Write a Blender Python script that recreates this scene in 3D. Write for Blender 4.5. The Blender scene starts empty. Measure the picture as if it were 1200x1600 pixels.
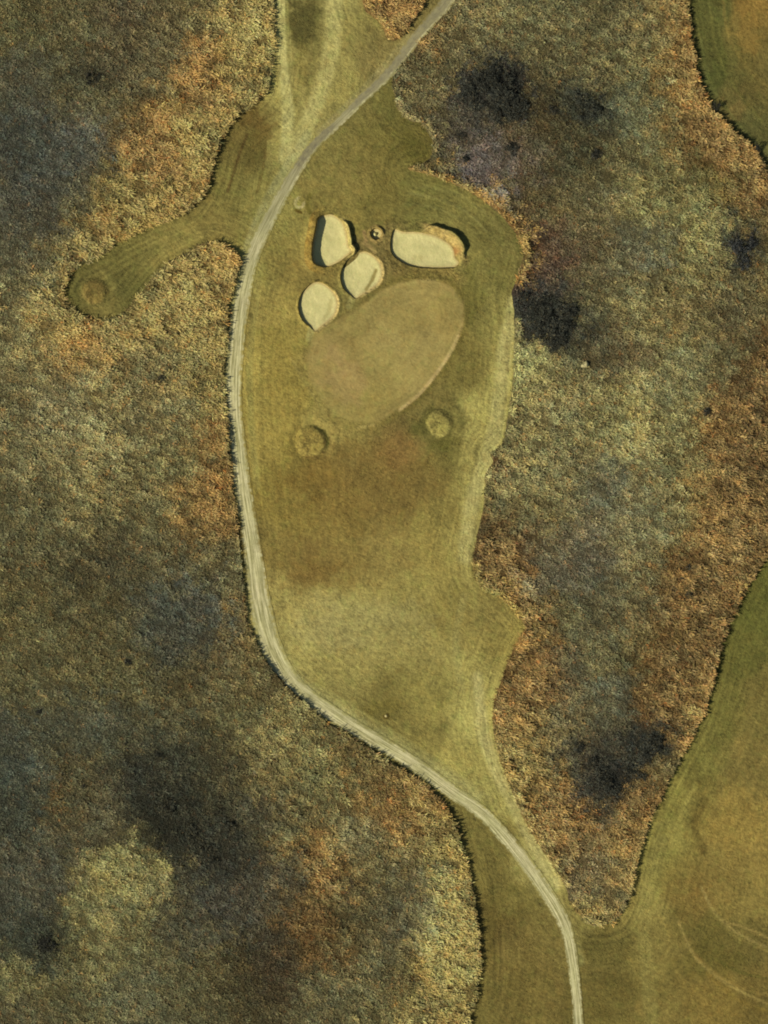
import bpy, math
import numpy as np

# ------------------------------------------------------------------ camera, sky, sun, exposure
scene = bpy.context.scene
C = scene.collection
SUN_EL, SUN_AZ = 33.0, 208.0          # azimuth the sunlight comes from, degrees counter-clockwise from +X (east)
cam_d = bpy.data.cameras.new("camera"); cam = bpy.data.objects.new("camera", cam_d); C.objects.link(cam)
cam.location = (0, 0, 700); cam.rotation_euler = (0, 0, 0)
cam_d.sensor_fit = 'VERTICAL'; cam_d.sensor_height = 36; cam_d.lens = 36 * 700 / (1600 / 6)
cam_d.clip_start = 1; cam_d.clip_end = 12000
scene.camera = cam
world = bpy.data.worlds.new("World"); scene.world = world; world.use_nodes = True
wn = world.node_tree; wn.nodes.clear()
sky = wn.nodes.new('ShaderNodeTexSky'); sky.sky_type = 'NISHITA'; sky.sun_disc = False
sky.sun_elevation = math.radians(SUN_EL); sky.sun_rotation = math.radians((90 - SUN_AZ) % 360)
bg = wn.nodes.new('ShaderNodeBackground'); bg.inputs[1].default_value = 0.05
wo = wn.nodes.new('ShaderNodeOutputWorld')
wn.links.new(sky.outputs[0], bg.inputs[0]); wn.links.new(bg.outputs[0], wo.inputs[0])
sd = bpy.data.lights.new("sun", 'SUN'); sd.energy = 4.6; sd.angle = math.radians(0.6); sd.color = (1.0, 0.93, 0.80)
sun = bpy.data.objects.new("sun", sd); C.objects.link(sun)
sun.rotation_euler = (math.radians(90 - SUN_EL), 0, math.radians(SUN_AZ + 90))
sun.location = (-80, -40, 120)
scene.view_settings.view_transform = 'Standard'; scene.view_settings.look = 'None'
scene.view_settings.gamma = 1; scene.view_settings.exposure = 0.35
scene.cycles.filter_width = 1.9
scene.cycles.max_bounces = 5
ILL = np.array([1.10, 1.07, 1.12])     # what a white horizontal plate shows, used to turn seen colours into base colours

rng = np.random.default_rng(11)
# ------------------------------------------------------------------ small numeric helpers (plan units: 6 plan units to the metre)
def W(p):
    p = np.asarray(p, float)
    return np.stack([(p[..., 0] - 600) / 6, (800 - p[..., 1]) / 6], -1)
def lin(c):
    c = np.asarray(c, float) / 255
    return np.where(c <= .04045, c / 12.92, ((np.maximum(c, .0001) + .055) / 1.055) ** 2.4)
def alb(c, k=1.0): return np.clip(lin(c) / ILL * k, 0.002, 0.85)
def ss(a, b, x):
    t = np.clip((x - a) / (b - a), 0, 1); return t * t * (3 - 2 * t)
_L = {}
def vnoise(x, y, seed=0):
    if seed not in _L: _L[seed] = np.random.default_rng(seed + 77).random((256, 256))
    T = _L[seed]
    xi = np.floor(x).astype(int); yi = np.floor(y).astype(int); fx = x - xi; fy = y - yi
    fx = fx * fx * (3 - 2 * fx); fy = fy * fy * (3 - 2 * fy)
    a = T[xi & 255, yi & 255]; b = T[(xi + 1) & 255, yi & 255]; c = T[xi & 255, (yi + 1) & 255]; d = T[(xi + 1) & 255, (yi + 1) & 255]
    return (a * (1 - fx) + b * fx) * (1 - fy) + (c * (1 - fx) + d * fx) * fy
def fbm(x, y, scale, seed=0, o=4):
    s = 0; a = 1; t = 0
    for k in range(o):
        s = s + a * vnoise(x / scale * 2 ** k + 13.7 * k, y / scale * 2 ** k + 5.1 * k, seed + k); t += a; a *= .55
    return s / t
def smooth(P, closed=True, n=6):
    P = np.asarray(P, float); N = len(P); out = []
    for i in range(N if closed else N - 1):
        if closed: p0, p1, p2, p3 = P[i - 1], P[i], P[(i + 1) % N], P[(i + 2) % N]
        else: p0, p1, p2, p3 = P[max(i - 1, 0)], P[i], P[i + 1], P[min(i + 2, N - 1)]
        for k in range(n):
            t = k / n
            out.append(.5 * (2 * p1 + (p2 - p0) * t + (2 * p0 - 5 * p1 + 4 * p2 - p3) * t * t + (3 * p1 - p0 - 3 * p2 + p3) * t ** 3))
    if not closed: out.append(P[-1])
    return np.array(out)
def seg_dist(X, Y, P, closed):
    """distance to a polyline, index of the nearest place along it and the side"""
    A = P if closed else P[:-1]; B = np.roll(P, -1, 0) if closed else P[1:]
    D = B - A; L2 = (D ** 2).sum(1) + 1e-12
    best = np.full(X.shape, 1e18); at = np.zeros(X.shape); side = np.zeros(X.shape)
    for s in range(0, len(X), 20000):
        x = X[s:s + 20000, None]; y = Y[s:s + 20000, None]
        t = np.clip(((x - A[:, 0]) * D[:, 0] + (y - A[:, 1]) * D[:, 1]) / L2, 0, 1)
        dx = x - A[:, 0] - t * D[:, 0]; dy = y - A[:, 1] - t * D[:, 1]; q = dx * dx + dy * dy
        i = q.argmin(1); r = np.arange(len(i))
        best[s:s + 20000] = np.sqrt(q[r, i]); at[s:s + 20000] = i + t[r, i]
        side[s:s + 20000] = np.sign(D[i, 0] * dy[r, i] - D[i, 1] * dx[r, i])
    return best, at, side
def inside(X, Y, P):
    c = np.zeros(X.shape, bool); Q = np.roll(P, -1, 0)
    for (x1, y1), (x2, y2) in zip(P, Q):
        if y1 == y2: continue
        m = (y1 > Y) != (y2 > Y)
        c ^= m & (X < (x2 - x1) * (Y - y1) / (y2 - y1) + x1)
    return c
def poly_sdf(X, Y, P):                  # positive inside
    d, at, _ = seg_dist(X, Y, P, True)
    return np.where(inside(X, Y, P), d, -d)

# ------------------------------------------------------------------ plan of the place
MOWN = [(428,-140),(428,0),(428,60),(424,110),(415,145),(395,165),(372,182),(352,207),(338,240),(328,280),(312,315),(288,335),(255,347),
 (220,362),(180,383),(148,402),(122,415),(104,435),(98,457),(112,480),(138,497),(165,500),(190,490),(212,468),(238,438),(264,410),(294,395),
 (315,382),(336,380),(357,387),(370,397),(375,411),(369,432),(360,459),(355,486),(352,540),(350,600),(357,690),(361,740),(368,800),(375,860),(381,920),
 (388,970),(400,1005),(418,1035),(443,1065),(475,1095),(505,1122),(550,1152),(600,1185),(650,1215),(685,1245),(707,1280),(720,1320),(732,1360),
 (742,1410),(748,1470),(749,1520),(742,1565),(732,1600),(725,1760),(1380,1780),(1360,820),(1240,820),(1200,870),(1170,910),(1145,960),(1125,1010),(1117,1050),(1102,1100),
 (1085,1140),(1060,1190),(1035,1240),(1015,1280),(1000,1320),(990,1365),(982,1400),(965,1435),(940,1445),(915,1440),(892,1412),(882,1382),
 (855,1340),(830,1300),(805,1250),(782,1190),(771,1140),(772,1100),(785,1060),(799,1022),(813,996),(820,981),(803,955),(776,931),(745,910),(738,880),
 (745,840),(753,800),(757,760),(760,738),(771,722),(766,708),(785,690),(795,640),(800,590),(802,550),(804,500),(800,460),(806,440),(817,405),(815,380),(795,350),
 (765,320),(725,295),(675,275),(637,263),(655,256),(672,245),(675,220),(660,195),(635,185),(620,165),(614,130),(622,108),(652,70),(688,28),(712,0),(770,-120),(745,-140),(666,0),(640,38),(620,62),(606,60),(598,40),
 (580,25),(566,0),(555,-140)]
EAST = [(1072,-160),(1072,0),(1078,40),(1085,80),(1092,125),(1115,175),(1145,205),(1175,230),(1200,270),(1240,310),(1400,330),(1400,-160)]
GREEN = [(502,512),(530,497),(560,480),(590,458),(625,442),(665,436),(700,444),(720,468),(723,505),(707,545),(685,580),(655,615),(620,642),(585,660),
 (548,658),(515,640),(492,610),(480,575),(484,540)]
PATH = [(770,-125,15),(700,0,18),(685,20,18),(650,60,16),(620,100,14),(592,130,13),(565,155,12),(525,195,11),(488,230,13),(455,280,16),(425,335,18),(402,382,19),(387,425,21),(377,475,23),(370,525,23),
 (365,590,23),(366,650,22),(372,700,22),(378,750,23),(387,810,24),(399,890,27),(407,945,30),(420,1000,31),(441,1046,29),(473,1083,24),(525,1119,22),(570,1148,22),(600,1166,22),
 (655,1200,20),(700,1233,19),(750,1268,19),(780,1298,19),(810,1334,19),(835,1368,19),(860,1405,19),(880,1440,18),(890,1475,16),(896,1515,15),(901,1560,14),(904,1600,14),(915,1760,14)]
mown_w, east_w, green_w = W(smooth(MOWN)), W(smooth(EAST)), W(smooth(GREEN))
_ps = smooth(PATH, False, 8); path_w = W(_ps[:, :2]); path_width = (_ps[:, 2] + 3.5) / 6
BUNK = {
 'pot': [(596,365),(593,371),(587,373),(582,370),(580,365),(582,360),(588,357),(594,360)],
 'narrow': [(511,335),(519,335),(529,341),(536,349),(540,359),(543,373),(544,384),(549,392),(540,401),(529,409),(513,416),(500,415),(490,409),(488,395),(490,376),(494,357),(498,340)],
 'long': [(617,358),(630,362),(647,362),(662,364),(679,368),(692,374),(703,382),(709,391),(711,402),(717,410),(710,417),(697,418),(667,418),(643,415),(627,408),(615,398),(611,387),(612,371)],
 'upper_round': [(567,393),(580,397),(591,407),(596,419),(596,433),(589,445),(577,453),(566,460),(556,466),(546,459),(538,451),(533,437),(534,424),(540,411),(551,400)],
 'lower_round': [(492,441),(505,443),(517,452),(525,464),(527,477),(523,491),(514,501),(502,510),(493,517),(485,510),(476,503),(469,491),(467,476),(471,461),(480,449)],
}
bunk_w = {k: W(smooth(v, True, 6)) for k, v in BUNK.items()}

# ------------------------------------------------------------------ seen colours of the ground cover, read off by place
ROUGH = """30,30,88,82,52;100,30,92,85,58;180,20,90,78,58;250,40,95,82,55;330,20,105,90,55;390,40,138,118,65;400,90,140,118,62;330,100,125,92,45;380,140,128,108,58;310,140,128,82,36;260,110,88,78,55;
180,90,85,75,55;120,130,85,80,55;40,120,82,78,60;50,220,72,70,58;130,220,90,82,62;200,170,92,84,58;240,190,120,80,35;220,240,132,80,30;260,260,135,90,40;300,220,142,118,62;190,290,120,100,55;250,310,138,108,55;
150,340,125,100,55;60,320,75,70,58;120,290,80,76,58;40,410,88,82,60;90,400,120,100,60;200,350,148,118,60;30,480,110,100,68;90,510,140,115,65;150,540,140,105,60;200,510,125,105,60;250,450,130,108,60;300,420,142,114,60;
340,420,148,112,60;340,500,142,115,60;280,520,125,105,60;60,600,115,102,68;150,620,122,108,68;240,600,118,102,65;320,600,132,110,58;340,700,132,98,52;250,700,118,105,65;150,700,125,112,75;50,700,112,102,70;
60,800,95,90,62;150,780,115,100,62;240,790,105,94,60;320,800,120,90,48;350,880,95,85,55;280,880,88,80,55;180,880,85,76,52;80,880,92,85,58;40,960,98,88,55;150,960,92,82,52;240,960,80,78,60;300,1000,78,75,60;
360,1000,112,88,50;400,1060,100,85,52;60,1060,95,88,58;180,1060,88,80,50;300,1080,90,80,52;380,1120,100,92,58;450,1120,115,102,60;100,1160,88,82,58;30,1180,75,75,60;200,1150,78,74,52;280,1180,68,66,48;
350,1200,82,74,52;430,1200,108,92,55;500,1200,110,100,58;560,1180,105,85,48;600,1250,118,90,50;540,1280,115,102,65;660,1280,128,92,45;90,1245,92,80,52;40,1270,72,72,58;160,1280,82,76,55;270,1290,52,50,38;
330,1320,60,58,45;240,1240,58,56,45;390,1280,75,70,52;460,1290,100,88,55;200,1350,128,118,65;140,1400,105,98,62;240,1380,118,110,65;60,1370,78,74,58;30,1440,72,72,58;60,1480,60,62,50;50,1520,105,98,60;
140,1470,105,98,60;200,1460,95,90,58;280,1430,80,75,55;350,1400,68,65,55;420,1370,78,70,52;500,1350,130,92,42;560,1340,112,98,62;620,1340,110,95,58;690,1350,138,115,58;720,1420,130,105,55;690,1430,145,130,75;
690,1500,142,122,65;650,1560,115,90,45;720,1550,142,122,62;600,1450,95,85,58;540,1430,95,82,50;480,1450,115,80,38;430,1450,75,68,50;430,1530,75,62,42;500,1560,92,85,58;570,1540,100,92,62;370,1540,78,68,42;
300,1560,88,82,55;220,1560,92,88,62;120,1560,95,90,60;30,1580,85,78,55;590,1590,110,100,62;
620,20,112,75,38;640,10,120,85,45;720,30,105,92,60;680,100,105,92,60;650,130,100,88,58;680,200,100,88,60;720,80,100,88,58;800,40,95,88,58;880,40,95,88,58;960,30,98,90,60;1040,30,118,98,58;1060,100,130,98,52;
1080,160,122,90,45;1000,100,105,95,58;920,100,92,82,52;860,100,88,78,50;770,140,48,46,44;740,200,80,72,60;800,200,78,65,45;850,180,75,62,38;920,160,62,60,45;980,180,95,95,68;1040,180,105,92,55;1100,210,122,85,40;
1160,250,128,88,42;1130,270,105,92,45;1060,280,105,98,58;980,260,92,85,55;900,240,78,72,45;820,260,88,75,60;760,260,92,80,72;850,320,88,75,45;920,320,100,90,62;1000,320,110,102,60;1080,340,125,115,68;
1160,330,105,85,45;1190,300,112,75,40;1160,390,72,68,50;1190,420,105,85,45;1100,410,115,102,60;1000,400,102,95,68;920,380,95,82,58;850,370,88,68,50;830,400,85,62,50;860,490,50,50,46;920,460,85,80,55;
1000,470,110,98,62;1060,480,115,98,60;1140,470,95,82,52;900,540,75,70,50;960,560,95,80,55;1040,570,105,98,60;1120,560,95,88,58;1180,580,85,60,32;820,570,125,118,75;840,640,115,102,62;900,620,115,102,62;
980,650,120,108,62;985,700,145,132,88;1060,650,112,104,65;1140,680,115,85,45;1185,700,82,55,32;1180,780,102,75,35;1120,780,112,82,42;1080,740,108,98,60;1010,780,115,105,70;950,760,95,90,68;880,740,105,95,62;
810,720,115,105,68;800,790,105,95,62;860,800,110,98,62;770,850,95,68,38;790,890,95,68,40;850,880,102,92,68;920,860,100,90,68;1000,860,108,98,68;1060,840,105,98,62;1090,880,108,72,35;1140,860,118,92,48;
1170,870,108,85,45;1100,950,102,68,35;1060,960,108,78,40;1010,940,105,92,62;940,940,98,92,65;880,960,95,88,58;830,970,122,85,40;820,1030,122,75,35;800,1070,120,75,38;880,1040,90,82,60;950,1020,98,90,60;
1020,1020,100,82,45;1080,1040,118,85,42;1030,1080,118,80,40;1080,1100,138,108,55;960,1090,92,86,62;890,1110,95,85,60;820,1120,122,95,52;850,1180,118,98,55;900,1170,75,68,52;1020,1150,60,58,50;970,1200,62,58,45;
940,1230,60,58,48;1040,1180,118,95,55;1000,1250,118,88,48;860,1250,128,90,48;890,1290,128,85,42;820,1220,138,115,62;920,1320,105,88,58;970,1320,132,102,55;900,1370,105,88,65;940,1400,110,92,62;975,1390,128,105,62;
940,1435,140,115,60;870,1310,120,85,42;1250,600,95,75,42;-60,300,85,78,58;-60,800,95,88,60;-60,1300,75,72,56"""
TURF = """440,20,152,142,85;440,80,152,144,85;445,150,152,142,80;450,210,150,142,80;470,30,100,92,50;475,70,112,102,52;470,120,130,115,62;510,20,135,128,75;520,80,142,132,75;510,140,140,130,72;560,60,125,115,62;590,90,120,105,60;
480,180,142,132,78;400,200,108,90,42;380,250,102,90,42;360,300,115,105,50;400,300,125,118,60;330,340,120,105,52;260,370,115,105,52;200,410,102,96,45;150,455,112,98,50;120,450,92,90,42;190,450,92,90,42;280,380,132,117,60;
560,200,112,102,50;620,160,102,98,45;640,220,102,92,40;560,250,118,102,50;520,280,125,110,55;600,300,110,98,44;520,240,120,110,55;660,300,106,103,48;720,320,112,106,52;770,360,104,99,50;790,400,113,106,55;
760,440,108,103,50;740,480,105,98,45;775,480,125,118,62;780,560,142,134,75;770,640,147,140,78;750,700,144,134,75;735,780,147,140,80;725,850,142,132,75;740,560,112,100,46;
430,340,132,124,62;400,430,137,130,65;430,400,130,115,55;420,470,138,120,60;400,560,142,124,58;440,540,136,119,52;420,640,140,122,55;450,600,130,113,48;400,700,138,119,55;440,740,126,107,44;500,740,118,96,43;
560,720,120,98,48;620,700,128,98,51;660,740,118,96,46;600,780,116,97,48;540,800,125,102,46;460,800,125,105,44;430,860,122,102,48;480,880,117,94,46;540,880,125,105,52;600,870,132,112,58;680,860,134,117,58;
700,800,128,112,54;640,920,136,123,65;560,950,142,132,75;500,960,146,132,78;440,930,142,128,72;470,1010,142,132,75;560,1010,139,127,72;640,1000,138,125,68;700,960,130,115,57;760,960,130,115,60;780,1000,136,121,60;
740,1050,142,132,72;740,1120,148,143,82;660,1080,127,117,58;600,1100,112,100,48;540,1080,135,125,70;650,1150,120,109,54;720,1200,142,132,70;770,1230,142,136,76;
720,1290,108,97,45;770,1340,108,96,44;800,1400,106,94,42;760,1450,104,84,38;820,1500,112,93,44;800,1580,113,94,44;760,1580,102,90,40;860,1450,110,95,45;
850,1350,142,134,78;890,1420,120,110,58;940,1480,103,91,42;960,1560,103,89,38;1000,1420,127,114,56;1020,1500,121,106,50;1020,1580,116,98,45;1040,1330,126,119,55;1060,1260,121,113,50;1090,1180,108,104,45;
1120,1100,103,99,42;1150,1020,93,93,36;1180,940,84,88,32;1190,1100,112,98,46;1160,1200,121,103,50;1140,1300,132,110,52;1180,1400,127,107,50;1120,1380,127,104,48;1070,1350,120,100,44;1100,1450,103,91,38;
1160,1480,103,89,40;1120,1550,121,96,40;1190,1550,109,88,38;1080,1500,107,91,40;
1100,30,82,86,38;1120,100,78,80,35;1150,150,95,85,42;1180,60,112,92,42;1195,20,128,98,45;1180,200,88,86,45;1190,130,102,88,42;1100,130,72,82,40;1150,200,78,84,44;
560,520,132,112,58;620,470,125,105,50;680,450,135,112,56;690,500,128,105,50;640,540,134,115,56;560,580,142,118,66;520,620,138,122,62;580,640,140,122,60;520,560,134,110,62;600,600,138,120,60;
640,640,118,100,50;660,665,92,88,42;690,700,108,100,45;610,670,112,92,48;550,680,124,106,52;530,670,142,124,64;740,400,120,112,58;600,425,116,98,54;560,480,120,108,54;470,430,124,104,48;455,470,142,122,58;520,320,122,108,50"""
def parse(s):
    a = np.array([[float(v) for v in t.split(',')] for t in s.replace('\n', '').split(';') if t]); return a[:, :2], a[:, 2:]
RP, RC = parse(ROUGH); TP, TC = parse(TURF)
def toward(Cc, ratio, k, gain):
    m = Cc @ np.array([.4, .45, .15]); q = np.array(ratio); t = m[:, None] * q / (q @ np.array([.4, .45, .15])); k = np.where(Cc[:, :1] / Cc[:, 1:2] > 1.28, k * .45, np.where((Cc[:, 2:] / Cc[:, :1] > .66), k * .4, k)); return (Cc * (1 - k) + t * k) * gain
RC = toward(RC, (1, .895, .56), .55, 1.03); TC = toward(TC, (1, .92, .52), .5, 1.09)
def field(px, py, P, Cc, sig, warp, seed):
    wx = px + (fbm(px, py, 70, seed) - .5) * warp + (fbm(px, py, 18, seed + 9, 2) - .5) * warp * .5
    wy = py + (fbm(px, py, 70, seed + 20) - .5) * warp + (fbm(px, py, 18, seed + 29, 2) - .5) * warp * .5
    out = np.empty((len(px), 3))
    for s in range(0, len(px), 20000):
        q = (wx[s:s + 20000, None] - P[:, 0]) ** 2 + (wy[s:s + 20000, None] - P[:, 1]) ** 2
        q = (q - q.min(1, keepdims=True)) / (2 * sig * sig)
        w = np.exp(-np.minimum(q, 60)); out[s:s + 20000] = (w @ Cc) / w.sum(1, keepdims=True)
    return out
def lines(px, py, col, L):
    for pts, w, c, k in L:
        P = smooth(pts, False, 5); lo = P.min(0) - 4 * w; hi = P.max(0) + 4 * w
        m = np.where((px > lo[0]) & (px < hi[0]) & (py > lo[1]) & (py < hi[1]))[0]
        if not len(m): continue
        d, at, _ = seg_dist(px[m], py[m], P, False)
        brk = .55 + .9 * fbm(px[m], py[m], 14, 91, 2)
        a = (k * np.clip(brk, 0, 1.1) * (1 - ss(w * .4, w * 1.1, d)))[:, None]; a = np.clip(a, 0, 1)
        col[m] = col[m] * (1 - a) + np.array(c, float) * a
    return col
TLINES = [([(552,462),(546,478)], 7, (156,150,92), .7), ([(488,512),(483,528)], 7, (156,150,92), .7), ([(534,395),(545,398),(556,392)], 4, (150,134,80), .5), ([(606,395),(616,410),(640,422),(680,424)], 6, (112,98,50), .6),
 ([(600,425),(570,470),(530,500)], 6, (112,98,54), .5), ([(436,-20),(442,60),(448,140),(450,200),(445,250)], 13, (188,180,116), .75), ([(522,-20),(520,60),(505,130),(478,200),(462,235)], 17, (184,174,110), .7),
 ([(806,470),(790,540),(782,610),(772,680),(752,740),(735,800),(728,870)], 16, (178,168,106), .8), ([(745,1060),(750,1120),(770,1190),(800,1250),(830,1310),(868,1380)], 14, (178,168,108), .8), ([(726,930),(712,1000),(722,1080)], 8, (152,144,86), .45),
 ([(480,212),(440,275),(412,325),(390,380),(374,440),(364,520),(358,620),(364,720),(376,800)], 10, (164,160,108), .6), ([(410,400),(400,470),(390,560),(392,650),(402,760)], 7, (154,144,80), .5),
 ([(395,880),(405,960),(432,1030),(480,1080),(560,1130),(640,1180),(740,1245)], 17, (160,156,102), .55), ([(820,1330),(862,1395),(885,1440),(905,1500)], 12, (158,150,92), .45),
 ([(640,58),(588,118),(540,168),(500,208)], 8, (166,154,104), .5), ([(1040,1290),(1015,1370),(1005,1440),(1012,1520),(1020,1620)], 15, (142,132,72), .5), ([(1075,1180),(1050,1250),(1040,1300)], 10, (136,128,64), .5),
 ([(1110,10),(1120,80),(1150,140),(1190,190)], 3, (116,112,56), .5), ([(1130,0),(1140,60),(1180,120),(1230,150)], 3, (132,114,58), .5), ([(1095,60),(1110,130),(1150,190),(1200,240)], 3, (104,106,56), .5),
 ([(1130,1440),(1170,1452),(1230,1480)], 2.5, (154,134,74), .9), ([(1095,1385),(1120,1430),(1165,1465),(1230,1490)], 2.5, (152,134,76), .9), ([(1060,1440),(1090,1500),(1150,1545),(1230,1580)], 3, (148,130,72), .8), ([(1050,1500),(1080,1560),(1130,1620)], 3, (140,122,62), .5),
 ([(1090,1340),(1150,1360),(1230,1350)], 2, (146,126,68), .5),([(723,470),(722,508),(706,548),(682,585),(655,618),(625,640)], 3.2, (158,134,82), .45),
 ([(386,210),(370,255),(356,300)], 2.5, (92,72,36), .6), ([(415,220),(412,260),(402,300)], 2.5, (98,80,38), .5),
 ([(1108,1415),(1140,1455),(1172,1475),(1240,1500)], 3, (140,124,66), .6), ([(1085,1490),(1130,1530),(1180,1550),(1240,1560)], 3, (136,116,60), .6),
 ([(1105,1520),(1150,1560),(1200,1580)], 4, (132,110,50), .5), ([(1120,1500),(1160,1520),(1230,1535)], 3, (84,82,34), .5),
 ([(786,1170),(800,1210),(826,1270),(850,1312)], 3.4, (166,158,100), .7), ([(706,900),(700,1000),(704,1080),(720,1160)], 6, (142,132,72), .5),
 ([(742,900),(745,960),(735,1040),(742,1120)], 5, (142,132,72), .5), ([(455,560),(478,600),(500,632),(528,655)], 4, (146,130,72), .5),
 ([(516,654),(530,668),(536,690)], 7, (156,138,74), .7), ([(568,380),(576,384),(586,394)], 4, (165,140,85), .8), ([(569,362),(572,376)], 4, (165,135,85), .8),
 ([(466,309),(461,316),(464,323),(472,323),(475,317)], 3, (172,158,108), .9), ([(484,304),(480,320),(484,332)], 4, (100,92,36), .6), ([(462,328),(470,332)], 3, (96,78,28), .8),
 ([(640,302),(690,312),(735,335),(760,362)], 2.5, (134,128,74), .5), ([(650,290),(710,302),(755,330),(782,362)], 2.5, (128,122,70), .4), ([(630,318),(680,324),(720,342)], 2, (132,126,72), .4),
 ([(760,300),(800,345),(812,395)], 5, (96,92,46), .5), ([(1130,1000),(1092,1110),(1060,1180),(1010,1280)], 7, (88,92,38), .6), ([(1085,1230),(1060,1290),(1030,1350),(1022,1420)], 8, (140,130,68), .5),
 ([(470,690),(472,676),(486,668),(505,676),(512,692)], 4, (104,98,42), .7), ([(480,712),(495,716)], 5, (106,86,42), .6), ([(1100,1330),(1085,1290),(1100,1250)], 8, (98,84,40), .5),
 ([(448,8),(452,100),(462,165)], 4, (110,102,52), .5), ([(495,8),(494,70),(480,150)], 4, (112,106,56), .4), ([(440,1010),(480,1060),(540,1098),(610,1142),(700,1200),(770,1250)], 4, (150,142,84), .6)]
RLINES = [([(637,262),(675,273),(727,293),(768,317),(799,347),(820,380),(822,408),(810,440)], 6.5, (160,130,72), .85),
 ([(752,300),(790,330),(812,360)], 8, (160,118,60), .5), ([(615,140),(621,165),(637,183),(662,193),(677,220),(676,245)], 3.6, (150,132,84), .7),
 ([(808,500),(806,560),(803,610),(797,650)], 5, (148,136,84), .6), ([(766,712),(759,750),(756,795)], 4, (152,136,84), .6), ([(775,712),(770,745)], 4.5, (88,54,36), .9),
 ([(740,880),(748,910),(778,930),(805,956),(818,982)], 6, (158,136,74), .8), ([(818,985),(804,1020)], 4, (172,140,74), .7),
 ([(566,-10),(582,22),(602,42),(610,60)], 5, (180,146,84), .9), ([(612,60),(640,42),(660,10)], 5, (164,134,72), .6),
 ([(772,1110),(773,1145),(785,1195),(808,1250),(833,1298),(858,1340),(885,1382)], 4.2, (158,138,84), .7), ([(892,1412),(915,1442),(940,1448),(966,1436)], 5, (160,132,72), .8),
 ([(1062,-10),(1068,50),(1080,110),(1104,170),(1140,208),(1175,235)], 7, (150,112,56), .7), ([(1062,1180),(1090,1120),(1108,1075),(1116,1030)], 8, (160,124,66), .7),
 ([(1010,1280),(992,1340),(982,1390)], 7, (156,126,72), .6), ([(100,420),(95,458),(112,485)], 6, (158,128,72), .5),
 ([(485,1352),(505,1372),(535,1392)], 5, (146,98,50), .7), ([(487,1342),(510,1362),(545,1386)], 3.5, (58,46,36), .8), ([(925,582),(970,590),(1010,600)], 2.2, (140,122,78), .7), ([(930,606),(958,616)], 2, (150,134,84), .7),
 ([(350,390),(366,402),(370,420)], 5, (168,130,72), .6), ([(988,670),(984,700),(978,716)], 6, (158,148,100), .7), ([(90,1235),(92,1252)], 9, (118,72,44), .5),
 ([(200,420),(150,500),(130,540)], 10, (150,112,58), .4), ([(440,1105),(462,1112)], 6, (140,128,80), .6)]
RSPOTS = [(318,95,26,40,(132,86,34),.7), (238,235,34,50,(134,84,32),.75), (170,345,30,20,(128,92,42),.5), (1185,720,26,90,(98,62,32),.65), (1088,905,30,60,(112,72,34),.65), (1030,1060,22,70,(112,76,36),.6), (1130,215,40,26,(128,84,38),.6), (770,865,22,50,(104,66,34),.65), (812,1035,18,40,(118,72,34),.65),
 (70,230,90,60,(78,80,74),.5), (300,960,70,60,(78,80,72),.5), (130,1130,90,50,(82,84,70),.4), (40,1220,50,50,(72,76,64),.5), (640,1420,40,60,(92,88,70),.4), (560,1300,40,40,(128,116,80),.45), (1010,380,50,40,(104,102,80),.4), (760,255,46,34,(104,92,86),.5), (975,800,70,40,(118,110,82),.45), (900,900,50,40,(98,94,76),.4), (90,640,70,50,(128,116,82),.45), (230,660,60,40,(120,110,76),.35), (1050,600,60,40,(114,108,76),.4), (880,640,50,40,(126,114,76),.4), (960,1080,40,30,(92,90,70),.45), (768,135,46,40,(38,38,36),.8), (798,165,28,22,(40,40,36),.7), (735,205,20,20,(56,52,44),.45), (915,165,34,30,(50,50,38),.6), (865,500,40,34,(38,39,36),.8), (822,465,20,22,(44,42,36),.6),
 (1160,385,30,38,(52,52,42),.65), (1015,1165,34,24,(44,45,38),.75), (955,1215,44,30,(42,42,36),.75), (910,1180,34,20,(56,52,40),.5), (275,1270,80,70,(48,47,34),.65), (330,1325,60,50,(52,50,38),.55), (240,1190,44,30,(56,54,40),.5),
 (60,1470,60,34,(56,58,44),.6), (20,1280,40,60,(62,62,46),.5), (430,1500,50,46,(64,54,38),.5), (150,120,60,26,(62,58,42),.55), (190,30,44,30,(70,62,46),.4), (40,300,60,70,(70,68,52),.35), (280,990,60,44,(72,68,50),.5),
 (840,380,30,36,(66,50,36),.5), (900,240,50,30,(62,58,40),.45), (1178,700,22,70,(70,48,26),.5), (1150,480,30,30,(80,70,46),.4), (940,940,30,50,(82,74,50),.4), (160,890,60,26,(70,66,46),.45), (110,960,30,30,(74,70,48),.4),
 (200,1340,44,22,(148,136,90),.55), (240,1385,30,22,(140,130,88),.5), (140,1410,40,40,(126,116,72),.4), (40,1525,44,22,(126,114,70),.5), (692,1440,22,70,(156,140,84),.6), (985,690,16,30,(160,150,98),.6), (120,700,80,60,(138,122,78),.4),
 (300,230,30,34,(156,134,78),.5), (250,230,26,44,(126,86,38),.6), (310,130,22,34,(122,82,38),.6), (820,580,20,40,(146,136,86),.6), (90,1245,13,12,(116,72,42),.6), (500,1350,26,26,(128,98,50),.5), (1090,360,60,50,(136,126,78),.45),
 (210,370,50,18,(160,128,66),.5), (130,530,40,30,(150,112,60),.5), (780,250,26,20,(112,98,80),.5), (1000,800,60,60,(124,114,76),.35), (570,1240,40,40,(112,88,46),.4), (480,1460,30,50,(112,86,46),.4)]
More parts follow.
